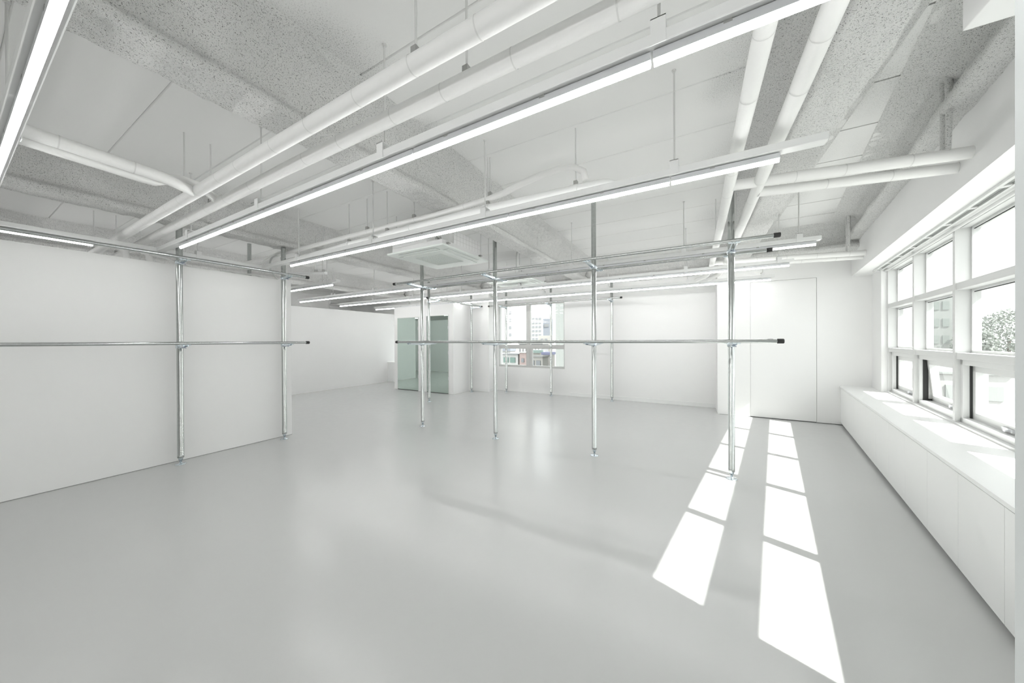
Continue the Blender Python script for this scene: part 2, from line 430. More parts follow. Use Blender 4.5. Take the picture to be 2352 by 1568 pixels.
# door wall: three pieces round a flush door
wb = B()
wb.box(0.372, 0.858, DW, BW + 0.1, 0, BEAMZ + 0.02)
wb.box(1.729, 2.75, DW, DW + 0.25, 0, BEAMZ + 0.12); wb.box(0.858, 1.729, DW, DW + 0.25, 2.345, BEAMZ + 0.02)
wb.box(0.858, 1.729, DW + 0.06, DW + 0.25, 0, 2.345)
struct(wb.build('wall_right_back', 'wall'), 'white wall that holds the flush door')
dr = struct(B().box(0.861, 1.724, DW + 0.002, DW + 0.05, 0.012, 2.341).build('door_1', 'wall'), 'flush white panel door with hairline joints')
B().box(0.861, 1.726, DW + 0.012, DW + 0.055, 0.0, 0.012).build('door_sill', 'dark', dr)
bb = struct(B().box(-2.61, 0.372, BW - 0.018, BW, 0, 0.085).build('baseboard_back', 'trimw', bevel=0.003), 'low white baseboard along the back wall')
struct(B().box(-5.276, -4.688, 7.118, 7.13, 0, 0.07).box(-4.70, -4.688, 7.13, BW, 0, 0.07).build('baseboard_column', 'trimw', bevel=0.003), 'low white baseboard round the boxed column')
struct(B().box(1.729, 2.75, DW + 0.0, DW + 0.001, 0, 0.008).box(0.40, 0.86, DW - 0.001, DW, 0, 0.003).build('trim_1', 'dark'), 'thin dark joint at the foot of the door wall')
struct(B().box(-5.1, -5.098, Y0, 2.535, 0, 0.006).build('trim_2', 'plinth'), 'thin dark joint at the foot of the partition')

# window wall
ww = B()
ww.wbox(-0.6, 9.6, 0.44, 0.62, 0, 0.632)                        # parapet
ww.wbox(-0.6, 0.50, 0.345, 0.62, 0.615, 2.33)                   # end pier
ww.wbox(-0.3, 9.6, 0.12, 0.575, 2.32, 2.765)                     # soffit box
ww.wbox(-0.6, 9.6, 0.40, 0.62, 2.70, SLAB + 0.1)
ww.wbox(5.72, 9.6, 0.0, 0.62, 0, 2.33)                          # solid wall past the windows
struct(ww.build('wall_right', 'soffit'), 'white window wall with deep soffit')
struct(B().wbox(5.72, 6.45, -0.320, 0.3, 0, SLAB).build('wall_pier', 'pier'), 'grey-white pier edge beside the windows')
struct(B().box(0.842, 1.45, Y0, 1.81, 2.45, SLAB).build('trim_3', 'soffit', bevel=0.003), 'smooth white ceiling bulkhead with a sharp corner')

# window_1: the long window band
win = bpy.data.objects.new('window_1', None); COL.objects.link(win); win.location = wp(3.0, 0.5, 0.63); struct(win, 'long white framed window band with deep mullions')
MULL = [0.52, 1.567, 2.621, 3.676, 4.731]
WEND = 5.72
for k, s in enumerate(MULL):
    h = 0.022 if k else 0.016
    B().wbox(s - h, s + h, 0.40, 0.54, 0.632, 2.315).build('mullion', 'whiteframe', win, bevel=0.002)
for z0, z1 in ((1.172, 1.229), (1.769, 1.828)):
    for a, b in zip(MULL, MULL[1:] + [WEND]):
        B().wbox(a + 0.015, b - 0.015, 0.408, 0.60, z0, z1).build('transom', 'whiteframe', win, bevel=0.002)
B().wbox(0.5, WEND, 0.43, 0.55, 2.297, 2.325).build('head_frame', 'whiteframe', win)
for a, b in zip(MULL, MULL[1:] + [WEND]):
    a += 0.02; b -= 0.02
    for z0, z1 in ((1.229, 1.769), (1.828, 2.30)):
        f = B()
        f.wbox(a, a + 0.022, 0.485, 0.53, z0, z1).wbox(b - 0.022, b, 0.485, 0.53, z0, z1).wbox(a, b, 0.485, 0.53, z0, z0 + 0.02).wbox(a, b, 0.485, 0.53, z1 - 0.02, z1)
        f.build('pane_frame', 'whiteframe', win)
        B().wbox(a + 0.02, b - 0.02, 0.500, 0.506, z0 + 0.018, z1 - 0.018).build('pane', 'glass', win)
        B().wbox(a + 0.02, b - 0.02, 0.496, 0.500, z1 - 0.026, z1 - 0.02).build('seal', 'seal', win)
# opening sashes in the bottom row (the second one stands ajar)
for k, (a, b) in enumerate(zip(MULL, MULL[1:] + [WEND])):
    a += 0.02; b -= 0.02; z0, z1 = 0.632, 1.172
    f = B(); w = 0.045
    f.wbox(a, a + w, 0.43, 0.56, z0, z1).wbox(b - w, b, 0.43, 0.56, z0, z1).wbox(a, b, 0.43, 0.56, z0, z0 + w).wbox(a, b, 0.43, 0.56, z1 - w, z1)
    f.build('sash_frame', 'whiteframe', win, bevel=0.002)
    a += w; b -= w; z0 += w; z1 -= w
    B().wbox(a - 0.001, a + 0.005, 0.455 if k == 1 else 0.466, 0.535 if k == 1 else 0.4795, z0, z1).build('seal', 'seal', win)
    ang = math.radians(5.0) if k == 1 else 0.0
    e = bpy.data.objects.new('sash', None); COL.objects.link(e); e.parent = win
    base = Vector(wp(a, 0.48, z1)); e.location = base - worldloc(win)
    # local axes: x along wall, y outward, z up
    R = Matrix(((WT.x, WN.x, 0), (WT.y, WN.y, 0), (0, 0, 1))).to_4x4()
    e.rotation_euler = (R @ Matrix.Rotation(ang, 4, 'X')).to_euler()
    Wd, Ht = b - a, z1 - z0
    def lb(bl, x0, x1, y0, y1, z0_, z1_): return bl.box(x0, x1, y0, y1, z0_, z1_)
    fr = B(); t = 0.055
    for r in ((0.008, t, 0, 0.06, -Ht, 0), (Wd - t, Wd, 0, 0.06, -Ht, 0), (0.008, Wd, 0, 0.06, -Ht, -Ht + t), (0.008, Wd, 0, 0.06, -t, 0)): lb(fr, *r)
    def child(bl, nm, mat):
        me = bl.mesh(nm, mat); o = bpy.data.objects.new(nm, me); COL.objects.link(o); o.parent = e; return o
    child(fr, 'sash_rail', 'whiteframe')
    child(B().box(t - 0.004, Wd - t + 0.004, 0.028, 0.034, -Ht + t - 0.004, -t + 0.004), 'pane', 'glass')
    hd = B().box(Wd * 0.52, Wd * 0.52 + 0.14, -0.012, 0.0, -Ht + 0.012, -Ht + 0.034).box(Wd * 0.52 + 0.09, Wd * 0.52 + 0.115, -0.035, -0.01, -Ht + 0.015, -Ht + 0.03)
    child(hd, 'handle', 'alu')
    if k == 1:
        B().wbox(a + 0.01, a + 0.022, 0.49, 0.55, z0 + 0.02, z1 - 0.05).build('stay_arm', 'clamp', win)
# blind track under the soffit
tr = thing('blind_track', wp(3.0, 0.32, 2.29), 'white curtain track with small carriers along the window head', 'curtain track')
B().wbox(0.45, 5.62, 0.275, 0.295, 2.300, 2.322).wbox(0.45, 5.62, 0.335, 0.355, 2.300, 2.322).build('rail', 'whiteframe', tr)
B().tube([wp(0.45, 0.385, 2.287), wp(5.62, 0.385, 2.287)], 0.014, 10).build('wand_tube', 'whiteframe', tr)
B().wbox(0.45, 5.62, 0.295, 0.335, 2.315, 2.3205).build('slot', 'plinth', tr)
for k in range(12):
    s = 0.62 + 0.44 * k
    B().wbox(s - 0.022, s + 0.022, 0.290, 0.340, 2.303, 2.314).build('carrier', 'whiteframe', tr)
# ------------------------------------------------------------------ sill cabinets
wt = B().wbox(-0.02, 5.62, -0.012, 0.438, 0.592, 0.615).build('worktop', 'cab', bevel=0.002)
tag(wt, 'long white sill worktop running under the window band', 'worktop')
ups = struct(B().wbox(0.50, 5.62, 0.395, 0.44, 0.612, 0.634).build('trim_4', 'whiteframe', bevel=0.002), 'raised strip at the foot of the window band')
struct(B().wbox(0.0, 5.72, 0.085, 0.10, 0, 0.05).build('baseboard_right', 'plinth'), 'recessed dark plinth under the sill cabinets')
ords = ['first', 'second', 'third', 'fourth', 'fifth', 'sixth', 'seventh', 'eighth', 'ninth', 'tenth', 'eleventh', 'twelfth']
edges = [0.0] + [0.35 + 0.48 * k for k in range(11)] + [5.72]
for k, (a, b) in enumerate(zip(edges, edges[1:])):
    c = thing('sill_cabinet', wp((a + b) / 2, 0.2, 0.0), f'white flat-fronted cabinet under the sill, {ords[k]} from the flush door wall', 'cabinet', 'cabinets under the window sill')
    B().wbox(a + 0.001, b - 0.001, 0.020, 0.43, 0.045, 0.592).build('body', 'cab', c)
    B().wbox(a + 0.0015, b - 0.0015, 0.0, 0.018, 0.036, 0.579).build('door', 'cab', c, bevel=0.001)
lc = thing('sill_cabinet', (-8.15, 7.6, 0), 'small white sill cabinet in the far corner behind the mirrored closet', 'cabinet')
B().box(-8.89, -7.41, 7.38, 7.9, 0.0, 0.63).build('body', 'cab', lc); B().box(-8.89, -7.41, 7.36, 7.9, 0.63, 0.66).build('top', 'cab', lc)

# window_2 in the back wall
w2 = bpy.data.objects.new('window_2', None); COL.objects.link(w2); w2.location = (-3.7, 7.62, 0.65); struct(w2, 'grey aluminium window with city view')
GY = 7.60
B().box(-3.825, -3.715, GY - 0.03, GY + 0.05, WZ0, WZ1).build('mullion', 'greyalu', w2)
for xa, xb in ((WX0, -3.825), (-3.715, WX1)):
    B().box(xa, xb, GY - 0.03, GY + 0.05, 1.133, 1.235).build('transom', 'greyalu', w2)
    B().box(xa, xb, GY - 0.03, GY + 0.05, WZ0, 0.70).build('bottom_rail', 'greyalu', w2)
    B().box(xa, xb, GY - 0.03, GY + 0.05, 2.27, WZ1).build('top_rail', 'greyalu', w2)
    B().box(xa, xb, GY, GY + 0.006, 1.235, 2.27).build('pane', 'glass', w2)
    B().box(xa, xb, GY + 0.012, GY + 0.018, 0.70, 1.133).build('pane', 'glass', w2)
fr = B(); xa, xb, z0, z1 = -3.72, -3.655, 0.70, 1.133
fr.box(xa, xb, GY - 0.02, GY + 0.03, z0, z1).build('sash_stile', 'greyalu', w2)
B().box(WX0, WX0 + 0.03, GY - 0.027, GY + 0.047, WZ0, WZ1).build('jamb', 'whiteframe', w2)
B().box(WX1 - 0.03, WX1, GY - 0.027, GY + 0.047, WZ0, WZ1).build('jamb', 'whiteframe', w2)
# window_3 in the far corner
w3 = bpy.data.objects.new('window_3', None); COL.objects.link(w3); w3.location = (-8.1, 7.98, 0.66); struct(w3, 'bright corner window beside the closet')
B().box(-8.80, -7.45, 7.97, 7.976, 0.66, 2.15).build('pane', 'glass', w3)
B().box(-8.15, -8.10, 7.95, 8.0, 0.66, 2.15).build('mullion', 'whiteframe', w3)

# mirrors on the closet
def mirror(xa, xb, zt, label):
    t = thing('mirror', ((xa + xb) / 2, 6.37, 0), label, 'mirror')
    B().box(xa, xb, 6.366, 6.378, 0.014, zt).build('glass', 'mirror', t)
    f = B()
    for r in ((xa - 0.012, xa, 0, zt + 0.01), (xb, xb + 0.012, 0, zt + 0.01), (xa - 0.012, xb + 0.012, zt, zt + 0.012)): f.box(r[0], r[1], 6.370, 6.381, r[2], r[3])
    f.build('frame', 'whiteframe', t)
    B().box(xa, xb, 6.368, 6.381, 0.0, 0.014).build('bottom_seal', 'seal', t)
    for z in (0.35, 1.0, 1.65): B().box(xb - 0.004, xb + 0.014, 6.362, 6.372, z, z + 0.08).build('clip', 'alu', t)
mirror(-7.265, -6.48, 1.985, 'tall green-tinted mirror on the closet face, next to its corner with the far left wall')
mirror(-6.165, -5.435, 1.998, 'tall green-tinted mirror on the closet face, next to the two-post rack')

# ------------------------------------------------------------------ clothes racks
def rack_post(t, x, y, ztop):
    p = B().lathe((x, y), [(0.0275, 0.075), (0.0285, 0.076), (0.0285, 0.10), (0.0275, 0.101), (0.0275, ztop)], 24).build('post', 'galv', t)
    B().lathe((x, y), [(0.046, 0.0), (0.048, 0.003), (0.044, 0.007), (0.018, 0.012), (0.012, 0.02)], 24).build('foot_plate', 'zinc', p)
    B().lathe((x, y), [(0.010, 0.015), (0.010, 0.05), (0.019, 0.05), (0.019, 0.062), (0.024, 0.070), (0.0275, 0.078)], 16).build('levelling_screw', 'zinc', p)
    return p
def rail(t, p0, p1, r=0.0165):
    p0, p1 = Vector(p0), Vector(p1); d = (p1 - p0).normalized()
    o = B().tube([p0, p1], r, 16).build('rail', 'galv', t)
    for q, s in ((p0, -1), (p1, 1)):
        B().tube([q - d * s * 0.035, q - d * s * 0.033, q + d * s * 0.008, q + d * s * 0.012], [r + 0.001, r + 0.004, r + 0.004, r + 0.001], 16).build('end_cap', 'rubber', o)
    return o
def bracket(t, x, y, z, dirs, lever=True):
    """collar round the post at height z with arms reaching to each rail (dirs: list of (dx, dy))"""
    c = B().lathe((x, y), [(0.0275, z - 0.055), (0.034, z - 0.053), (0.034, z - 0.015), (0.0275, z - 0.013)], 20).build('bracket_collar', 'zinc', t)
    for dx, dy in dirs:
        L = math.hypot(dx, dy); u = Vector((dx / L, dy / L, 0)); s = Vector((-u.y, u.x, 0))
        a = Vector((x, y, 0)) + u * 0.03; e = Vector((x, y, 0)) + u * (L + 0.02)
        arm = B()
        for k in (-1, 1):
            o = s * (0.016 * k)
            w = s * 0.0025
            vs = [a + o - w + Vector((0, 0, z - 0.05)), a + o + w + Vector((0, 0, z - 0.05)), e + o + w + Vector((0, 0, z - 0.034)), e + o - w + Vector((0, 0, z - 0.034)),
                  a + o - w + Vector((0, 0, z - 0.018)), a + o + w + Vector((0, 0, z - 0.018)), e + o + w + Vector((0, 0, z - 0.0175)), e + o - w + Vector((0, 0, z - 0.0175))]
            arm.add(vs, [(0, 3, 2, 1), (4, 5, 6, 7), (0, 1, 5, 4), (1, 2, 6, 5), (2, 3, 7, 6), (3, 0, 4, 7)])
        arm.build('bracket_arm', 'zinc', c)
        m = Vector((x, y, z)) + u * L
        # saddle under the rail
        B().tube([m + s * 0.045 - Vector((0, 0, 0.0175)), m - s * 0.045 - Vector((0, 0, 0.0175))], 0.009, 8).build('rail_saddle', 'zinc', c)
    if lever:
        dx, dy = dirs[0]; L = math.hypot(dx, dy); u = Vector((dx / L, dy / L, 0)); s = Vector((-u.y, u.x, 0))
        a = Vector((x, y, z - 0.03)) + u * 0.03
        B().tube([a, a + u * 0.035 + Vector((0, 0, -0.01)), a + u * 0.035 + s * 0.035 + Vector((0, 0, -0.022))], [0.007, 0.007, 0.005], 8).build('clamp_lever', 'bluezinc', c)
    return c
ZT, ZL = 2.235, 1.335
D = 0.272
PX = [-3.747, -2.385, -1.020, 0.315]; PY = 3.775
rk = thing('clothes_rack', (-1.7, PY, 0), 'long four-post steel pipe rack with double rails in the middle of the floor', 'clothes rack')
for x in PX:
    rack_post(rk, x, PY, SLAB)
    bracket(rk, x, PY, ZT, [(0, -D), (0, D)]); bracket(rk, x, PY, ZL, [(0, -D), (0, D)])
rail(rk, (-4.07, PY - D, ZT), (0.628, PY - D, ZT)); rail(rk, (-3.95, PY + D, ZT), (0.665, PY + D, ZT))
rail(rk, (-4.02, PY - D, ZL), (0.650, PY - D, ZL)); rail(rk, (-3.95, PY + D, ZL), (0.672, PY + D, ZL))
lk = thing('clothes_rack', (-4.95, 1.2, 0), 'steel pipe rack with single rails standing close along the off-white partition', 'clothes rack')
LXP, DL, ZTL = -4.952, 0.16, 2.259
for y in (-0.6, 1.324, 2.365):
    rack_post(lk, LXP, y, BEAMZ); bracket(lk, LXP, y, ZTL, [(DL, 0)]); bracket(lk, LXP, y, ZL, [(DL, 0)])
rail(lk, (LXP + DL, -1.2, ZTL), (LXP + DL, 2.605, ZTL)); rail(lk, (LXP + DL, -1.2, ZL), (LXP + DL, 2.605, ZL))
sk = thing('clothes_rack', (-5.13, 6.1, 0), 'two-post steel pipe rack in front of the closet corner between mirrors and back window', 'clothes rack')
for y in (5.36, 6.93):
    rack_post(sk, -5.12, y, SLAB); bracket(sk, -5.12, y, ZT + 0.01, [(D, 0)]); bracket(sk, -5.12, y, ZL, [(D, 0)])
rail(sk, (-4.85, 5.02, ZT + 0.01), (-4.85, 7.02, ZT + 0.01)); rail(sk, (-4.85, 5.02, ZL), (-4.85, 7.02, ZL))
bk = thing('clothes_rack', (-2.9, 7.3, 0), 'three-post steel pipe rack standing before the back window', 'clothes rack')
for x in (-4.29, -3.03, -1.585):
    rack_post(bk, x, 7.33, BEAMZ); bracket(bk, x, 7.33, ZT + 0.01, [(0, -D)]); bracket(bk, x, 7.33, ZL, [(0, -D)])
rail(bk, (-4.66, 7.06, ZT + 0.01), (-1.32, 7.06, ZT + 0.01)); rail(bk, (-4.66, 7.06, ZL), (-1.30, 7.06, ZL))
sp = thing('support_post', (-6.53, 2.6, 0), 'lone steel post rising to the ceiling behind the partition', 'post')
rack_post(sp, -6.53, 2.6, SLAB)

# ------------------------------------------------------------------ linear lights
LZ = 2.302
def linear_light(axis, c, a, b, ca, cb, rods, label, joint=-0.125, led_pitch=1.145):
    """axis 'x' or 'y'; c = fixed coordinate; led from a to b; channel from ca to cb; rods = positions"""
    def bx(bl, u0, u1, w0, w1, z0, z1):
        return bl.box(u0, u1, c + w0, c + w1, z0, z1) if axis == 'x' else bl.box(c + w0, c + w1, u0, u1, z0, z1)
    mid = (ca + cb) / 2
    t = thing('linear_light', (mid, c, LZ) if axis == 'x' else (c, mid, LZ), label, 'ceiling light', 'hanging linear LED lights')
    ch = B(); bx(ch, ca, cb, -0.033, 0.033, LZ + 0.050, LZ + 0.092)
    ch.build('channel', 'channel', t, bevel=0.004)
    cuts = sorted([joint + led_pitch * k for k in range(-9, 4)])
    pts = [a] + [q for q in cuts if a + 0.15 < q < b - 0.15] + [b]
    for u0, u1 in zip(pts, pts[1:]):
        bd = B(); bx(bd, u0 + 0.004, u1 - 0.004, -0.0138, 0.0138, LZ + 0.018, LZ + 0.046); led = bd.build('led_body', 'alu', t)
        # rounded diffuser
        prof = [(-0.0098, 0.0185), (-0.0096, 0.009), (-0.0075, 0.003), (-0.004, 0.0005), (0.004, 0.0005), (0.0075, 0.003), (0.0096, 0.009), (0.0098, 0.0185)]
        n = len(prof); vs = []
        for u in (u0 + 0.006, u1 - 0.006):
            for w, z in prof: vs.append((u, c + w, LZ + z) if axis == 'x' else (c + w, u, LZ + z))
        fs = [(i, (i + 1) % n, n + (i + 1) % n, n + i) for i in range(n)] + [tuple(range(n)), tuple(range(2 * n - 1, n - 1, -1))]
        B().add(vs, fs).build('diffuser', 'led', led)
        k = u0 + 0.22
        while k < u1 - 0.05:
            cl = B(); bx(cl, k - 0.012, k + 0.012, -0.0145, 0.0145, LZ + 0.040, LZ + 0.051); cl.build('clip', 'clamp', led); k += 0.51
    for r in rods:
        br = B()
        bx(br, r - 0.024, r + 0.024, -0.037, -0.034, LZ + 0.046, LZ + 0.135); bx(br, r - 0.024, r + 0.024, 0.034, 0.037, LZ + 0.046, LZ + 0.135)
        bx(br, r - 0.024, r + 0.024, -0.037, 0.037, LZ + 0.132, LZ + 0.135)
        bo = br.build('hanger_bracket', 'channel', t)
        q = (r, c) if axis == 'x' else (c, r)
        B().tube([(q[0], q[1], LZ + 0.10), (q[0], q[1], SLAB)], 0.0055, 8).lathe(q, [(0.012, SLAB - 0.008), (0.012, SLAB)], 10).build('hanger_rod', 'rod', bo)
RP = [-0.103 - 1.395 * k for k in range(-1, 7)]
def rods_in(a, b): return [r for r in RP if a < r < b]
linear_light('x', 0.177, -4.55, 1.0, -5.15, 1.05, rods_in(-4.6, 1.0), 'linear LED light hung beyond the two thick ceiling pipes, away from the racks')
linear_light('x', 1.232, -4.57, 1.1, -5.16, 1.25, rods_in(-4.6, 0.5), 'long linear LED light hung right beside the two thick ceiling pipes')
linear_light('x', 2.225, -4.48, 0.407, -5.16, 0.592, rods_in(-4.6, 0.4), 'linear LED light hung just below the cream drain pipe by the first ceiling cassette')
linear_light('x', 3.335, -8.2, -5.385, -8.4, -5.23, rods_in(-8.2, -5.3) + [-5.55], 'short linear LED light that ends near the free end of the partition')
linear_light('x', 4.39, -8.43, 1.087, -8.48, 1.12, rods_in(-8.3, 0.9) + [0.95], 'very long linear LED light just behind the four-post rack')
linear_light('x', 5.46, -8.49, 1.09, -8.53, 1.13, rods_in(-8.3, 0.9) + [0.98], 'very long linear LED light passing under the second ceiling cassette')
linear_light('x', 6.62, -8.5, 1.09, -8.56, 1.13, rods_in(-8.3, 0.9) + [0.98], 'very long linear LED light closest to the back window wall')
linear_light('y', -5.19, -1.6, 0.775, -1.7, 2.26, [-0.9, 0.18, 1.55], 'linear LED light hung over the top edge of the off-white partition', joint=-0.3)
linear_light('x', 0.35, -8.6, -6.4, -8.7, -6.35, [-6.8, -7.9], 'linear LED light in the space behind the partition, nearer the photographer end')
linear_light('x', -0.6, -8.6, -6.4, -8.7, -6.35, [-6.8, -7.9], 'added unseen LED light brightening the space behind the partition, at its closed end')  # extra strip out of view, added to lift the slab above this space
linear_light('x', 1.42, -8.6, -6.4, -8.7, -6.35, [-6.8, -7.9], 'added unseen LED light brightening the middle of the space behind the partition')  # another hidden strip, added for more bounce onto the same slab
linear_light('x', 2.0, -8.6, -6.8, -8.7, -6.75, [-7.2, -8.2], 'linear LED light in the space behind the partition, nearer its free end')
linear_light('y', -10.2, 2.3, 7.0, 2.2, 7.1, [3.0, 6.2], 'added unseen LED light brightening the space beyond the far left wall', joint=2.3)  # unseen strip added so the outer zone and its mirror image are less dark
linear_light('y', -8.2, 7.15, 7.6, 7.1, 7.65, [], 'stub of LED light in the far corner beside the closet', joint=9)

# ------------------------------------------------------------------ pipes
def bands(o, pts, r, every=0.32, jit=0.06):
    """taped joints of the insulation along a straight polyline"""
    pts = [Vector(p) for p in pts]
    for p, q in zip(pts, pts[1:]):
        L = (q - p).length
        if L < 0.5: continue
        d = (q - p) / L; k = every * 0.6
        while k < L - 0.1:
            c = p + d * k
            B().tube([c - d * 0.003, c + d * 0.003], r + 0.0012, 20, caps=False).build('tape_band', 'pipetape', o)
            k += every + random.uniform(-jit, jit)
def hanger(o, c, r, ztop=SLAB, dy=0.0, dark=True):
    c = Vector(c)
    B().tube([c + Vector((0, 0, r + 0.012)), Vector((c.x, c.y + dy, ztop))], 0.0055, 8).build('hanger_rod', 'rod', o)
    B().box(c.x - 0.014, c.x + 0.014, c.y - 0.016, c.y + 0.016, c.z + r - 0.004, c.z + r + 0.03).build('hanger_clamp', 'clamp' if dark else 'rod', o)
def elbow(p, c, q, n=6):
    """points rounding the corner c between p and q"""
    p, c, q = Vector(p), Vector(c), Vector(q)
    return [tuple(p * (1 - t) ** 2 + c * 2 * t * (1 - t) + q * t * t) for t in [i / n for i in range(n + 1)]]
PZ = 2.475
def pipe(name, pts, r, label, hang=(), every=0.32, mat='pipe', cat='pipe', group='insulated pipes under the ceiling', tape=True, seg=20, coll=()):
    c = pts[len(pts) // 2]
    t = thing(name, c, label, cat, group)
    o = B().tube(pts, r, seg).build('insulation' if mat == 'pipe' else 'tube', mat, t)
    if tape: bands(o, pts, r, every)
    for h in hang: hanger(t, h, r)
    for a, b in coll: B().tube([a, b], r + 0.005, seg).build('collar', mat, t)
    return t
R1, R2 = 0.0375, 0.036
pipe('insulated_pipe', [(-7.5, 0.985, PZ), (-2.3, 0.962, PZ)] + [(0.2, 0.965, PZ)] + elbow((0.30, 0.965, PZ), (0.415, 0.965, PZ), (0.415, 1.08, PZ)) +
     [(0.415, 2.0, PZ), (0.415, 2.35, PZ + 0.01), (0.415, 3.6, PZ + 0.005), (0.41, 5.93, PZ)], R1,
     'thick white insulated pipe, outer one of the pair, nearer the sprayed beam',
     [(-0.985, 0.965, PZ), (-3.5, 0.968, PZ), (-6.55, 0.98, PZ), (0.415, 4.4, PZ)], 0.34)
pipe('insulated_pipe', [(-7.5, 1.17, PZ), (-2.3, 1.125, PZ), (0.0, 1.14, PZ)] + elbow((0.10, 1.14, PZ), (0.226, 1.14, PZ), (0.226, 1.26, PZ)) +
     [(0.226, 2.1, PZ), (0.226, 2.4, PZ + 0.008), (0.232, 3.6, PZ), (0.236, 5.93, PZ)], R2,
     'thick white insulated pipe, inner one of the pair, passing right beside the rack post',
     [(-0.86, 1.14, PZ), (-3.52, 1.135, PZ), (-6.55, 1.16, PZ), (0.226, 4.5, PZ)], 0.37)
# stubs down behind the partition
for y, l in ((0.985, 'outer'), (1.17, 'inner')):
    pipe('branch_pipe', [(-5.75, y, PZ - 0.01), (-5.75, y + 0.10, PZ - 0.06), (-5.80, y + 0.14, PZ - 0.35)], 0.034, f'white pipe stub dropping behind the partition from the {l} thick pipe', tape=False)
# twin pipes coming from the left
pipe('insulated_pipe', [(-3.15, -3.0, 2.645), (-3.15, 0.76, 2.471), (-3.16, 0.80, 2.470), (-3.26, 0.95, PZ)], 0.036,
     'upper white branch pipe joining the outer thick pipe with an angled elbow', [(-3.15, 0.1, 2.502)], 0.30)
pipe('insulated_pipe', [(-3.225, -3.0, 2.60), (-3.226, 0.66, 2.452), (-3.235, 0.74, 2.455), (-3.265, 0.84, 2.52), (-3.29, 0.90, 2.547), (-3.31, 1.0, 2.547), (-3.35, 1.13, PZ + 0.01)], 0.03,
     'lower white branch pipe that bends over the outer thick pipe to the inner one', [], 0.45)
# pipes crossing to the window soffit
c_pipe = pipe('insulated_pipe', [(0.24, 2.885, 2.485), (0.45, 2.915, 2.485), (1.40, 3.075, 2.48), (1.52, 3.095, 2.48)], 0.036, 'white branch pipe entering the soffit, the one nearer the ceiling bulkhead', [], 0.28)
pipe('insulated_pipe', [(0.43, 3.07, 2.47), (0.62, 3.115, 2.47), (1.46, 3.28, 2.47), (1.60, 3.305, 2.47)], 0.034, 'white branch pipe entering the soffit, the one nearer the flush door', [], 0.36)
f_pipe = pipe('insulated_pipe', [(0.24, 5.66, 2.485), (0.6, 5.71, 2.485), (1.9, 5.955, 2.48), (2.05, 5.98, 2.48)], 0.036, 'white branch pipe crossing to the soffit just before the door wall', [], 0.3)
pipe('insulated_pipe', [(0.43, 5.84, 2.46), (0.7, 5.89, 2.46), (1.93, 6.12, 2.46), (2.05, 6.14, 2.46)], 0.033, 'thin white branch pipe crossing to the soffit under the cross beam', [], 0.4)
for x, y, l in ((0.41, 5.93, 'outer'), (0.236, 5.93, 'inner')):
    pipe('branch_pipe', [(x, y - 0.02, PZ), (x, y + 0.1, PZ - 0.005), (x - 0.05, y + 0.35, PZ - 0.06), (x - 0.2, y + 0.55, PZ - 0.09)], 0.034, f'white hose end curling down from the {l} thick pipe by the cross beam', tape=False)
def twin_hanger(t, x, y, z):
    for k in (-1, 1):
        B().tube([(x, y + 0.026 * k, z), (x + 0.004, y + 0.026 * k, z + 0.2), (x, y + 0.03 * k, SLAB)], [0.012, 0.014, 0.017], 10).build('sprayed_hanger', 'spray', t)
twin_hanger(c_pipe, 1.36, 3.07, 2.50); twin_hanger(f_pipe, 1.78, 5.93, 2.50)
# drain pipe and wrapped refrigerant line beside the first cassette
pipe('drain_pipe', [(-5.35, 2.45, 2.478), (-4.6, 2.45, 2.480), (-3.64, 2.45, 2.508), (-2.88, 2.45, 2.528), (-1.67, 2.45, 2.538), (-0.72, 2.45, 2.517)] + elbow((-0.60, 2.45, 2.512), (-0.50, 2.45, 2.508), (-0.485, 2.48, 2.41)), 0.039,
     'smooth cream plastic drain pipe with collars, ending in a down elbow', [(-0.80, 2.45, 2.52), (-1.62, 2.45, 2.538), (-2.95, 2.45, 2.525), (-3.62, 2.45, 2.508)], mat='channel', tape=False,
     coll=[((-0.84, 2.45, 2.519), (-0.78, 2.45, 2.518)), ((-1.66, 2.45, 2.538), (-1.60, 2.45, 2.538)), ((-2.62, 2.45, 2.530), (-2.58, 2.45, 2.531)), ((-3.64, 2.45, 2.508), (-3.60, 2.45, 2.509))], group='thin pipes beside the ceiling cassettes')
pipe('wrapped_line', [(-6.45, 2.48, 2.63), (-5.53, 2.46, 2.606), (-4.6, 2.46, 2.618), (-3.65, 2.46, 2.620), (-2.89, 2.46, 2.618), (-2.25, 2.46, 2.612), (-1.63, 2.46, 2.630), (-1.46, 2.46, 2.65), (-1.28, 2.46, 2.688), (-1.10, 2.46, 2.715), (-0.94, 2.46, 2.724), (-0.82, 2.46, 2.705), (-0.74, 2.455, 2.65), (-0.72, 2.45, 2.57)], 0.026,
     'lumpy tape-wrapped refrigerant line arching above the cream drain pipe', [(-1.60, 2.46, 2.632), (-3.30, 2.46, 2.619), (-2.55, 2.46, 2.615)], 0.6, group='thin pipes beside the ceiling cassettes')
pipe('drain_pipe', [(-5.6, 2.75, 2.43), (-4.62, 2.75, 2.33), (-4.60, 2.75, 2.33)], 0.021, 'short sloping pipe end with wire hangers above the partition end', [(-4.85, 2.75, 2.353), (-4.66, 2.75, 2.335)], mat='channel', tape=False, group='thin pipes beside the ceiling cassettes')
pipe('drain_pipe', [(-2.35, 3.95, 2.86), (-2.36, 4.35, 2.845), (-2.40, 4.50, 2.82), (-2.47, 4.57, 2.70), (-2.6, 4.8, 2.55), (-2.75, 5.1, 2.53)], 0.017, 'thin bent drain pipe running from the first cassette to the second', [(-2.35, 4.1, 2.855)], mat='conduit', tape=False, group='thin pipes beside the ceiling cassettes')
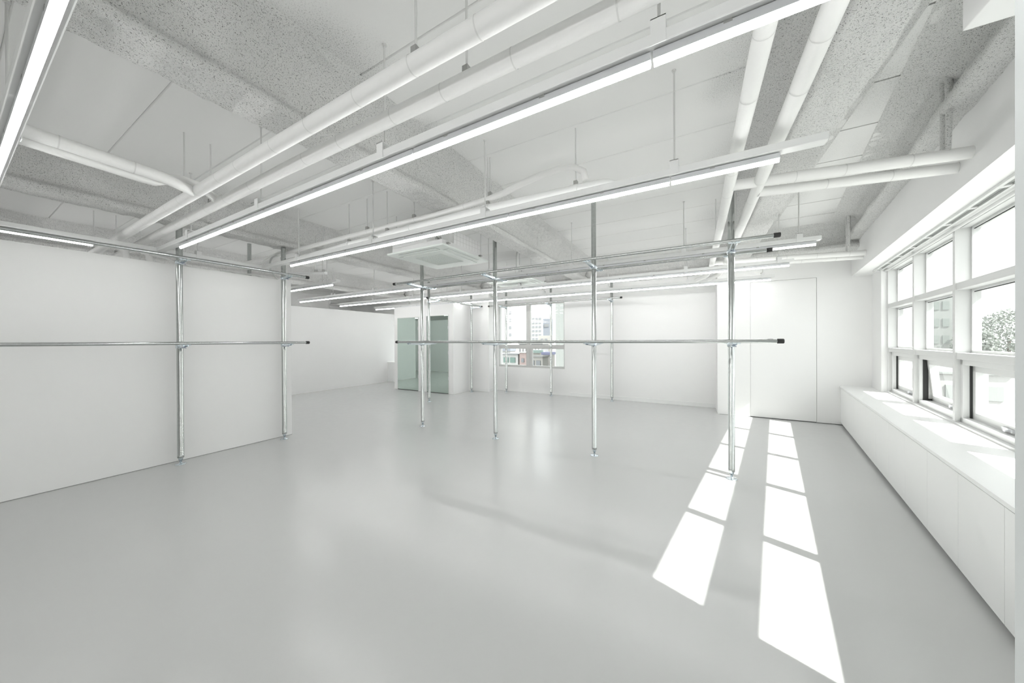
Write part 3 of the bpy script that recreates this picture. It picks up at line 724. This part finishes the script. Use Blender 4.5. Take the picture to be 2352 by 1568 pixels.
# loose cables over the partition
def cable(pts, r, label, mat='cable'):
    P = [Vector(p) for p in pts]; out = []
    for i in range(len(P) - 1):
        a, b, c, d = P[max(i - 1, 0)], P[i], P[i + 1], P[min(i + 2, len(P) - 1)]
        for k in range(6):
            u = k / 6; out.append(0.5 * ((2 * b) + (c - a) * u + (2 * a - 5 * b + 4 * c - d) * u * u + (3 * b - a - 3 * c + d) * u ** 3))
    out.append(P[-1])
    tag(B().tube(out, r, 8).build('cable', mat), label, 'cable', 'loose cables above the partition')
cable([(-5.45, 1.25, 2.36), (-5.38, 1.32, 2.33), (-5.30, 1.45, 2.26), (-5.17, 1.55, 2.224)], 0.008, 'thin white cable sagging from the inner thick pipe over the partition')
cable([(-5.50, 1.22, 2.37), (-5.42, 1.34, 2.33), (-5.30, 1.50, 2.25), (-5.17, 1.66, 2.226)], 0.010, 'thicker white cable sagging from the inner thick pipe over the partition')
cable([(-5.3, 2.46, 2.61), (-5.25, 2.36, 2.54), (-5.24, 2.33, 2.45), (-5.28, 2.36, 2.36), (-5.4, 2.5, 2.28)], 0.012, 'grey cable loop hanging from the wrapped line over the partition', 'conduit')
cable([(-6.4, 2.3, 2.58), (-6.0, 2.35, 2.46), (-5.7, 2.4, 2.52), (-5.3, 2.42, 2.62), (-5.0, 2.43, 2.63)], 0.010, 'white cable snaking along the end of the wrapped line')
cable([(-5.16, 1.75, 2.23), (-5.15, 1.85, 2.245), (-5.17, 1.95, 2.232), (-5.14, 2.1, 2.250), (-5.15, 2.2, 2.230)], 0.012, 'white cable lying along the top of the partition')

# ------------------------------------------------------------------ ceiling cassettes
def cassette(cx, cy, z, label, w=0.476):
    t = thing('ceiling_cassette', (cx, cy, z), label, 'air conditioner', 'ceiling cassette air conditioners')
    def rr(h, r=0.05, n=4):
        out = []
        for sx, sy, a0 in ((1, 1, 0), (-1, 1, 90), (-1, -1, 180), (1, -1, 270)):
            for k in range(n + 1):
                a = math.radians(a0 + 90 * k / n); out.append((cx + sx * (h - r) + r * math.cos(a), cy + sy * (h - r) + r * math.sin(a)))
        return out
    B().prism(rr(w, 0.02), z + 0.008, z + 0.030).build('panel', 'ac', t, bevel=0.004)
    ip = B().prism(rr(w * 0.70, 0.03), z - 0.004, z + 0.010).build('inlet_panel', 'ac', t, bevel=0.003)
    # four outlet slots with vanes
    for dx, dy in ((0, -1), (0, 1), (-1, 0), (1, 0)):
        a = w * 0.80; L = w * 0.66
        sl = B(); va = B()
        if dy: sl.box(cx - L, cx + L, cy + dy * a - 0.040, cy + dy * a + 0.040, z + 0.0062, z + 0.0085); va.box(cx - L + 0.004, cx + L - 0.004, cy + dy * a - 0.034, cy + dy * a + 0.038, z + 0.002, z + 0.0064)
        else: sl.box(cx + dx * a - 0.040, cx + dx * a + 0.040, cy - L, cy + L, z + 0.0062, z + 0.0085); va.box(cx + dx * a - 0.034, cx + dx * a + 0.038, cy - L + 0.004, cy + L - 0.004, z + 0.002, z + 0.0064)
        o = sl.build('outlet_slot', 'acdark', t); va.build('vane', 'ac', o)
    g = w * 0.47
    gr = B().box(cx - g, cx + g, cy - g, cy + g, z - 0.0055, z - 0.0035).build('grille', 'acdark', ip)
    n = 24; bar = B()
    for k in range(n + 1):
        q = -g + 2 * g * k / n; h = g / n * 0.30
        bar.box(cx + q - h, cx + q + h, cy - g, cy + g, z - 0.0085, z - 0.0050); bar.box(cx - g, cx + g, cy + q - h, cy + q + h, z - 0.0086, z - 0.0051)
    go = bar.build('grille_mesh', 'ac', ip); go['kind'] = 'stuff'
    bd = w * 0.89
    B().box(cx - bd, cx + bd * 0.99, cy - bd, cy + bd, z + 0.03, z + 0.10).build('casing', 'acbody', t, bevel=0.004)
    B().prism([(cx - bd, cy - bd + 0.0), (cx + bd - 0.25, cy - bd), (cx + bd - 0.02, cy - bd + 0.24), (cx + bd - 0.02, cy + bd - 0.05), (cx + bd - 0.07, cy + bd), (cx - bd, cy + bd)], z + 0.10, z + 0.27).build('body', 'acbody', t, bevel=0.005)
    # grid-printed protective sheet along the side
    sh = B().box(cx + bd - 0.018, cx + bd - 0.012, cy - bd + 0.22, cy + bd - 0.06, z + 0.10, z + 0.26).build('grid_sheet', 'acbody', t)
    ln = B(); ya, yb = cy - bd + 0.22, cy + bd - 0.06
    for k in range(1, 9): y = ya + (yb - ya) * k / 9; ln.box(cx + bd - 0.0125, cx + bd - 0.011, y - 0.0015, y + 0.0015, z + 0.10, z + 0.26)
    for k in range(1, 3): q = z + 0.10 + 0.055 * k; ln.box(cx + bd - 0.0125, cx + bd - 0.011, ya, yb, q - 0.0015, q + 0.0015)
    ln.build('grid_lines', 'acline', sh)
    for sx, sy in ((-1, -1), (1, -1), (-1, 1), (1, 1)):
        x, y = cx + sx * (bd + 0.02), cy + sy * (bd - 0.09)
        ho = B().tube([(x, y, z + 0.04), (x, y, SLAB)], 0.005, 8).build('hanger_rod', 'rod', t)
        B().box(x - 0.03 if sx > 0 else x - 0.01, x + 0.01 if sx > 0 else x + 0.03, y - 0.02, y + 0.02, z + 0.06, z + 0.075).build('hanger_foot', 'clamp', ho)
    # pipe connections and wires at the open corner
    x, y = cx + bd - 0.12, cy - bd + 0.06
    for k in range(3):
        B().tube([(x + 0.03 * k - 0.05, y + 0.04, z + 0.18 - 0.03 * k), (x + 0.04 * k - 0.02, y - 0.03, z + 0.13), (x + 0.045 * k, y - 0.01, z + 0.035)], 0.008 + 0.003 * k, 8).build('connection_hose', 'conduit' if k != 1 else 'clamp', t)
    B().tube([(x - 0.1, y + 0.03, z + 0.16), (x - 0.16, y - 0.03, z + 0.10), (x - 0.26, y - 0.02, z + 0.06)], 0.006, 8).build('wire', 'cable', t)
cassette(-2.987, 3.335, 2.447, 'ceiling cassette air conditioner hung nearest the two thick pipes')
cassette(-2.985, 5.56, 2.447, 'ceiling cassette air conditioner hung nearest the back window')

# ------------------------------------------------------------------ outdoors
GZ = -9.5
tag(B().box(-140, 160, 9.5, 260, GZ - 1, GZ).box(6, 160, -120, 9.5, GZ - 1, GZ).build('ground', 'ground', org=(0, 60, GZ)), 'pale street ground far below the windows', 'ground')['kind'] = 'structure'
def building(name, x0, x1, y0, y1, zt, mat, label, face='y', cols=0, rows=0, wz=None, ww=1.2, wh=1.3, pane='pane', roof=None, wmarg=1.2, rt=0.15):
    t = thing(name, ((x0 + x1) / 2, (y0 + y1) / 2, GZ), label, 'building')
    B().box(x0, x1, y0, y1, GZ, zt).build('wall', mat, t)
    if roof: B().box(x0 - 0.06, x1 + 0.06, y0 - 0.15, y1 + 0.05, zt, zt + rt).build('roof', roof, t)
    if cols and rows:
        zb_, zt_ = wz
        if face == 'y': me = B().box(-ww / 2, ww / 2, -0.06, 0.1, 0, wh).mesh('window', pane)
        else: me = B().box(-0.06, 0.1, -ww / 2, ww / 2, 0, wh).mesh('window', pane)
        w = worldloc(t)
        for i in range(cols):
            for j in range(rows):
                z = zb_ + (zt_ - zb_) * (j + 0.5) / rows - wh / 2
                if face == 'y':
                    x = x0 + wmarg + (x1 - x0 - 2 * wmarg) * (i + 0.5) / cols; place(me, 'window', t, Vector((x, y0, z)) - w)
                else:
                    y = y0 + wmarg + (y1 - y0 - 2 * wmarg) * (i + 0.5) / cols; place(me, 'window', t, Vector((x0, y, z)) - w)
    return t
# beyond the back window
building('apartment_tower', -36.3, -31.9, 60, 63, 26, 'bwhite', 'tall white apartment tower with a column of tiny windows', cols=1, rows=22, wz=(-9, 25), ww=0.55, wh=0.6, wmarg=1.0)
building('apartment_block', -30.1, -27.6, 62, 64, 6.7, 'bwhite', 'white apartment block with rows of grey windows', cols=3, rows=17, wz=(-8, 6.3), ww=0.55, wh=0.42, wmarg=0.1)
building('office_tower', -19.9, -18.75, 45, 46.5, 4.6, 'bgrey', 'slim blue-grey tower beside the white apartment block', cols=1, rows=5, wz=(-9, 5.0), ww=0.75, wh=0.45, wmarg=0.1, pane='bdark')
building('low_block', -16.5, -13.75, 31, 32.5, 0.95, 'bdark', 'grey low block with a flat white roof edge and small windows', cols=7, rows=5, wz=(-5, 0.9), ww=0.22, wh=0.5, wmarg=0.1, pane='bwhite', roof='roofg', rt=0.3)
building('roof_shed', -15.6, -14.2, 34, 35, 1.9, 'bcream', 'small cream stair shed on the roofs behind the low block', cols=2, rows=1, wz=(0.9, 1.8), ww=0.3, wh=0.4, wmarg=0.2)
building('neighbour_house', -5.76, 0.8, 14.5, 24, 9, 'bfaint', 'pale neighbouring wall close outside the back window', cols=0)
building('green_house', -13.3, -11.3, 21, 22.2, 0.30, 'bwhite', 'low white house with green tinted shopfront panes', cols=3, rows=1, wz=(-0.42, 0.22), ww=0.42, wh=0.38, pane='paneg', wmarg=0.15, roof='bdark', rt=0.05)
building('brick_house', -11.17, -10.62, 21, 22, 0.45, 'bpink', 'low pinkish brick house next to the green-paned shopfront', cols=1, rows=1, wz=(-0.35, 0.15), ww=0.2, wh=0.28, wmarg=0.1, roof='bwhite', rt=0.06)
building('garage_house', -10.2, -9.1, 20.5, 21.5, 0.18, 'bcream', 'beige low house with square openings', cols=2, rows=1, wz=(-0.62, 0.1), ww=0.32, wh=0.42, wmarg=0.08, roof='roofg', rt=0.08)
building('teal_roof_house', -12.65, -11.8, 26, 27, 0.25, 'bcream', 'low house under a teal roof', roof='bteal', rt=0.25)
building('blue_roof_shed', -11.1, -10.4, 25, 26, 0.15, 'bcream', 'small shed under a blue roof', roof='bblue', rt=0.22)
building('white_annex', -17.2, -15.9, 28, 29, 0.30, 'bwhite', 'white annex with a blue-grey rooftop box', cols=4, rows=2, wz=(-1.5, 0.2), ww=0.18, wh=0.4, wmarg=0.1, roof='bgrey', rt=0.3)
# beyond the window band
building('hillside_block', 19.5, 27.3, 60, 70, 6.6, 'bfaint', 'pale block with a faint grid of windows across the street', cols=9, rows=6, wz=(-6, 6.4), ww=0.55, wh=1.0, pane='bfaintw', wmarg=0.3)
building('street_house', 15.5, 19.0, 36, 46, -1.2, 'bwhite', 'white street house across the road', cols=3, rows=3, wz=(-8, -1.4), ww=0.7, wh=1.0, wmarg=0.3, pane='bpale', roof='bpale')
building('corner_house', 14, 17.5, 22, 30, -4.2, 'bwhite', 'low white corner house across the road', cols=3, rows=2, wz=(-8.6, -4.4), ww=0.7, wh=1.0, wmarg=0.3, pane='bpale', roof='bpale')
def tree(x, y, zt, r, label):
    t = thing('tree', (x, y, GZ), label, 'tree', 'trees along the street')
    B().tube([(x, y, GZ), (x + 0.1, y, zt - r * 1.2)], [0.22, 0.12], 8).build('trunk', 'bark', t)
    rs = np.random.default_rng(int(x * 7 + y * 13) % 1000)
    n = 2600; d = rs.standard_normal((n, 3)); d /= np.linalg.norm(d, axis=1)[:, None]
    rad = r * (0.55 + 0.45 * rs.random((n, 1))); c = d * rad * np.array([1, 1, 1.15]) + np.array([x, y, zt - r])
    bl = B()
    for p in c:
        u = rs.standard_normal(3); u /= np.linalg.norm(u); w = np.cross(u, rs.standard_normal(3)); w /= np.linalg.norm(w); s = 0.15
        bl.add([p - u * s, p + w * s * 0.6, p + u * s, p - w * s * 0.6], [(0, 1, 2, 3)])
    bl.build('foliage', 'leaf', t)['kind'] = 'stuff'
tree(30.2, 58, 4.3, 2.4, 'leafy street tree with the tallest crown, past the pale block')
tree(34.9, 59, 3.3, 2.2, 'leafy street tree standing alone at the end of the row')
tree(26.0, 54, 2.2, 1.6, 'small leafy street tree right before the pale block')
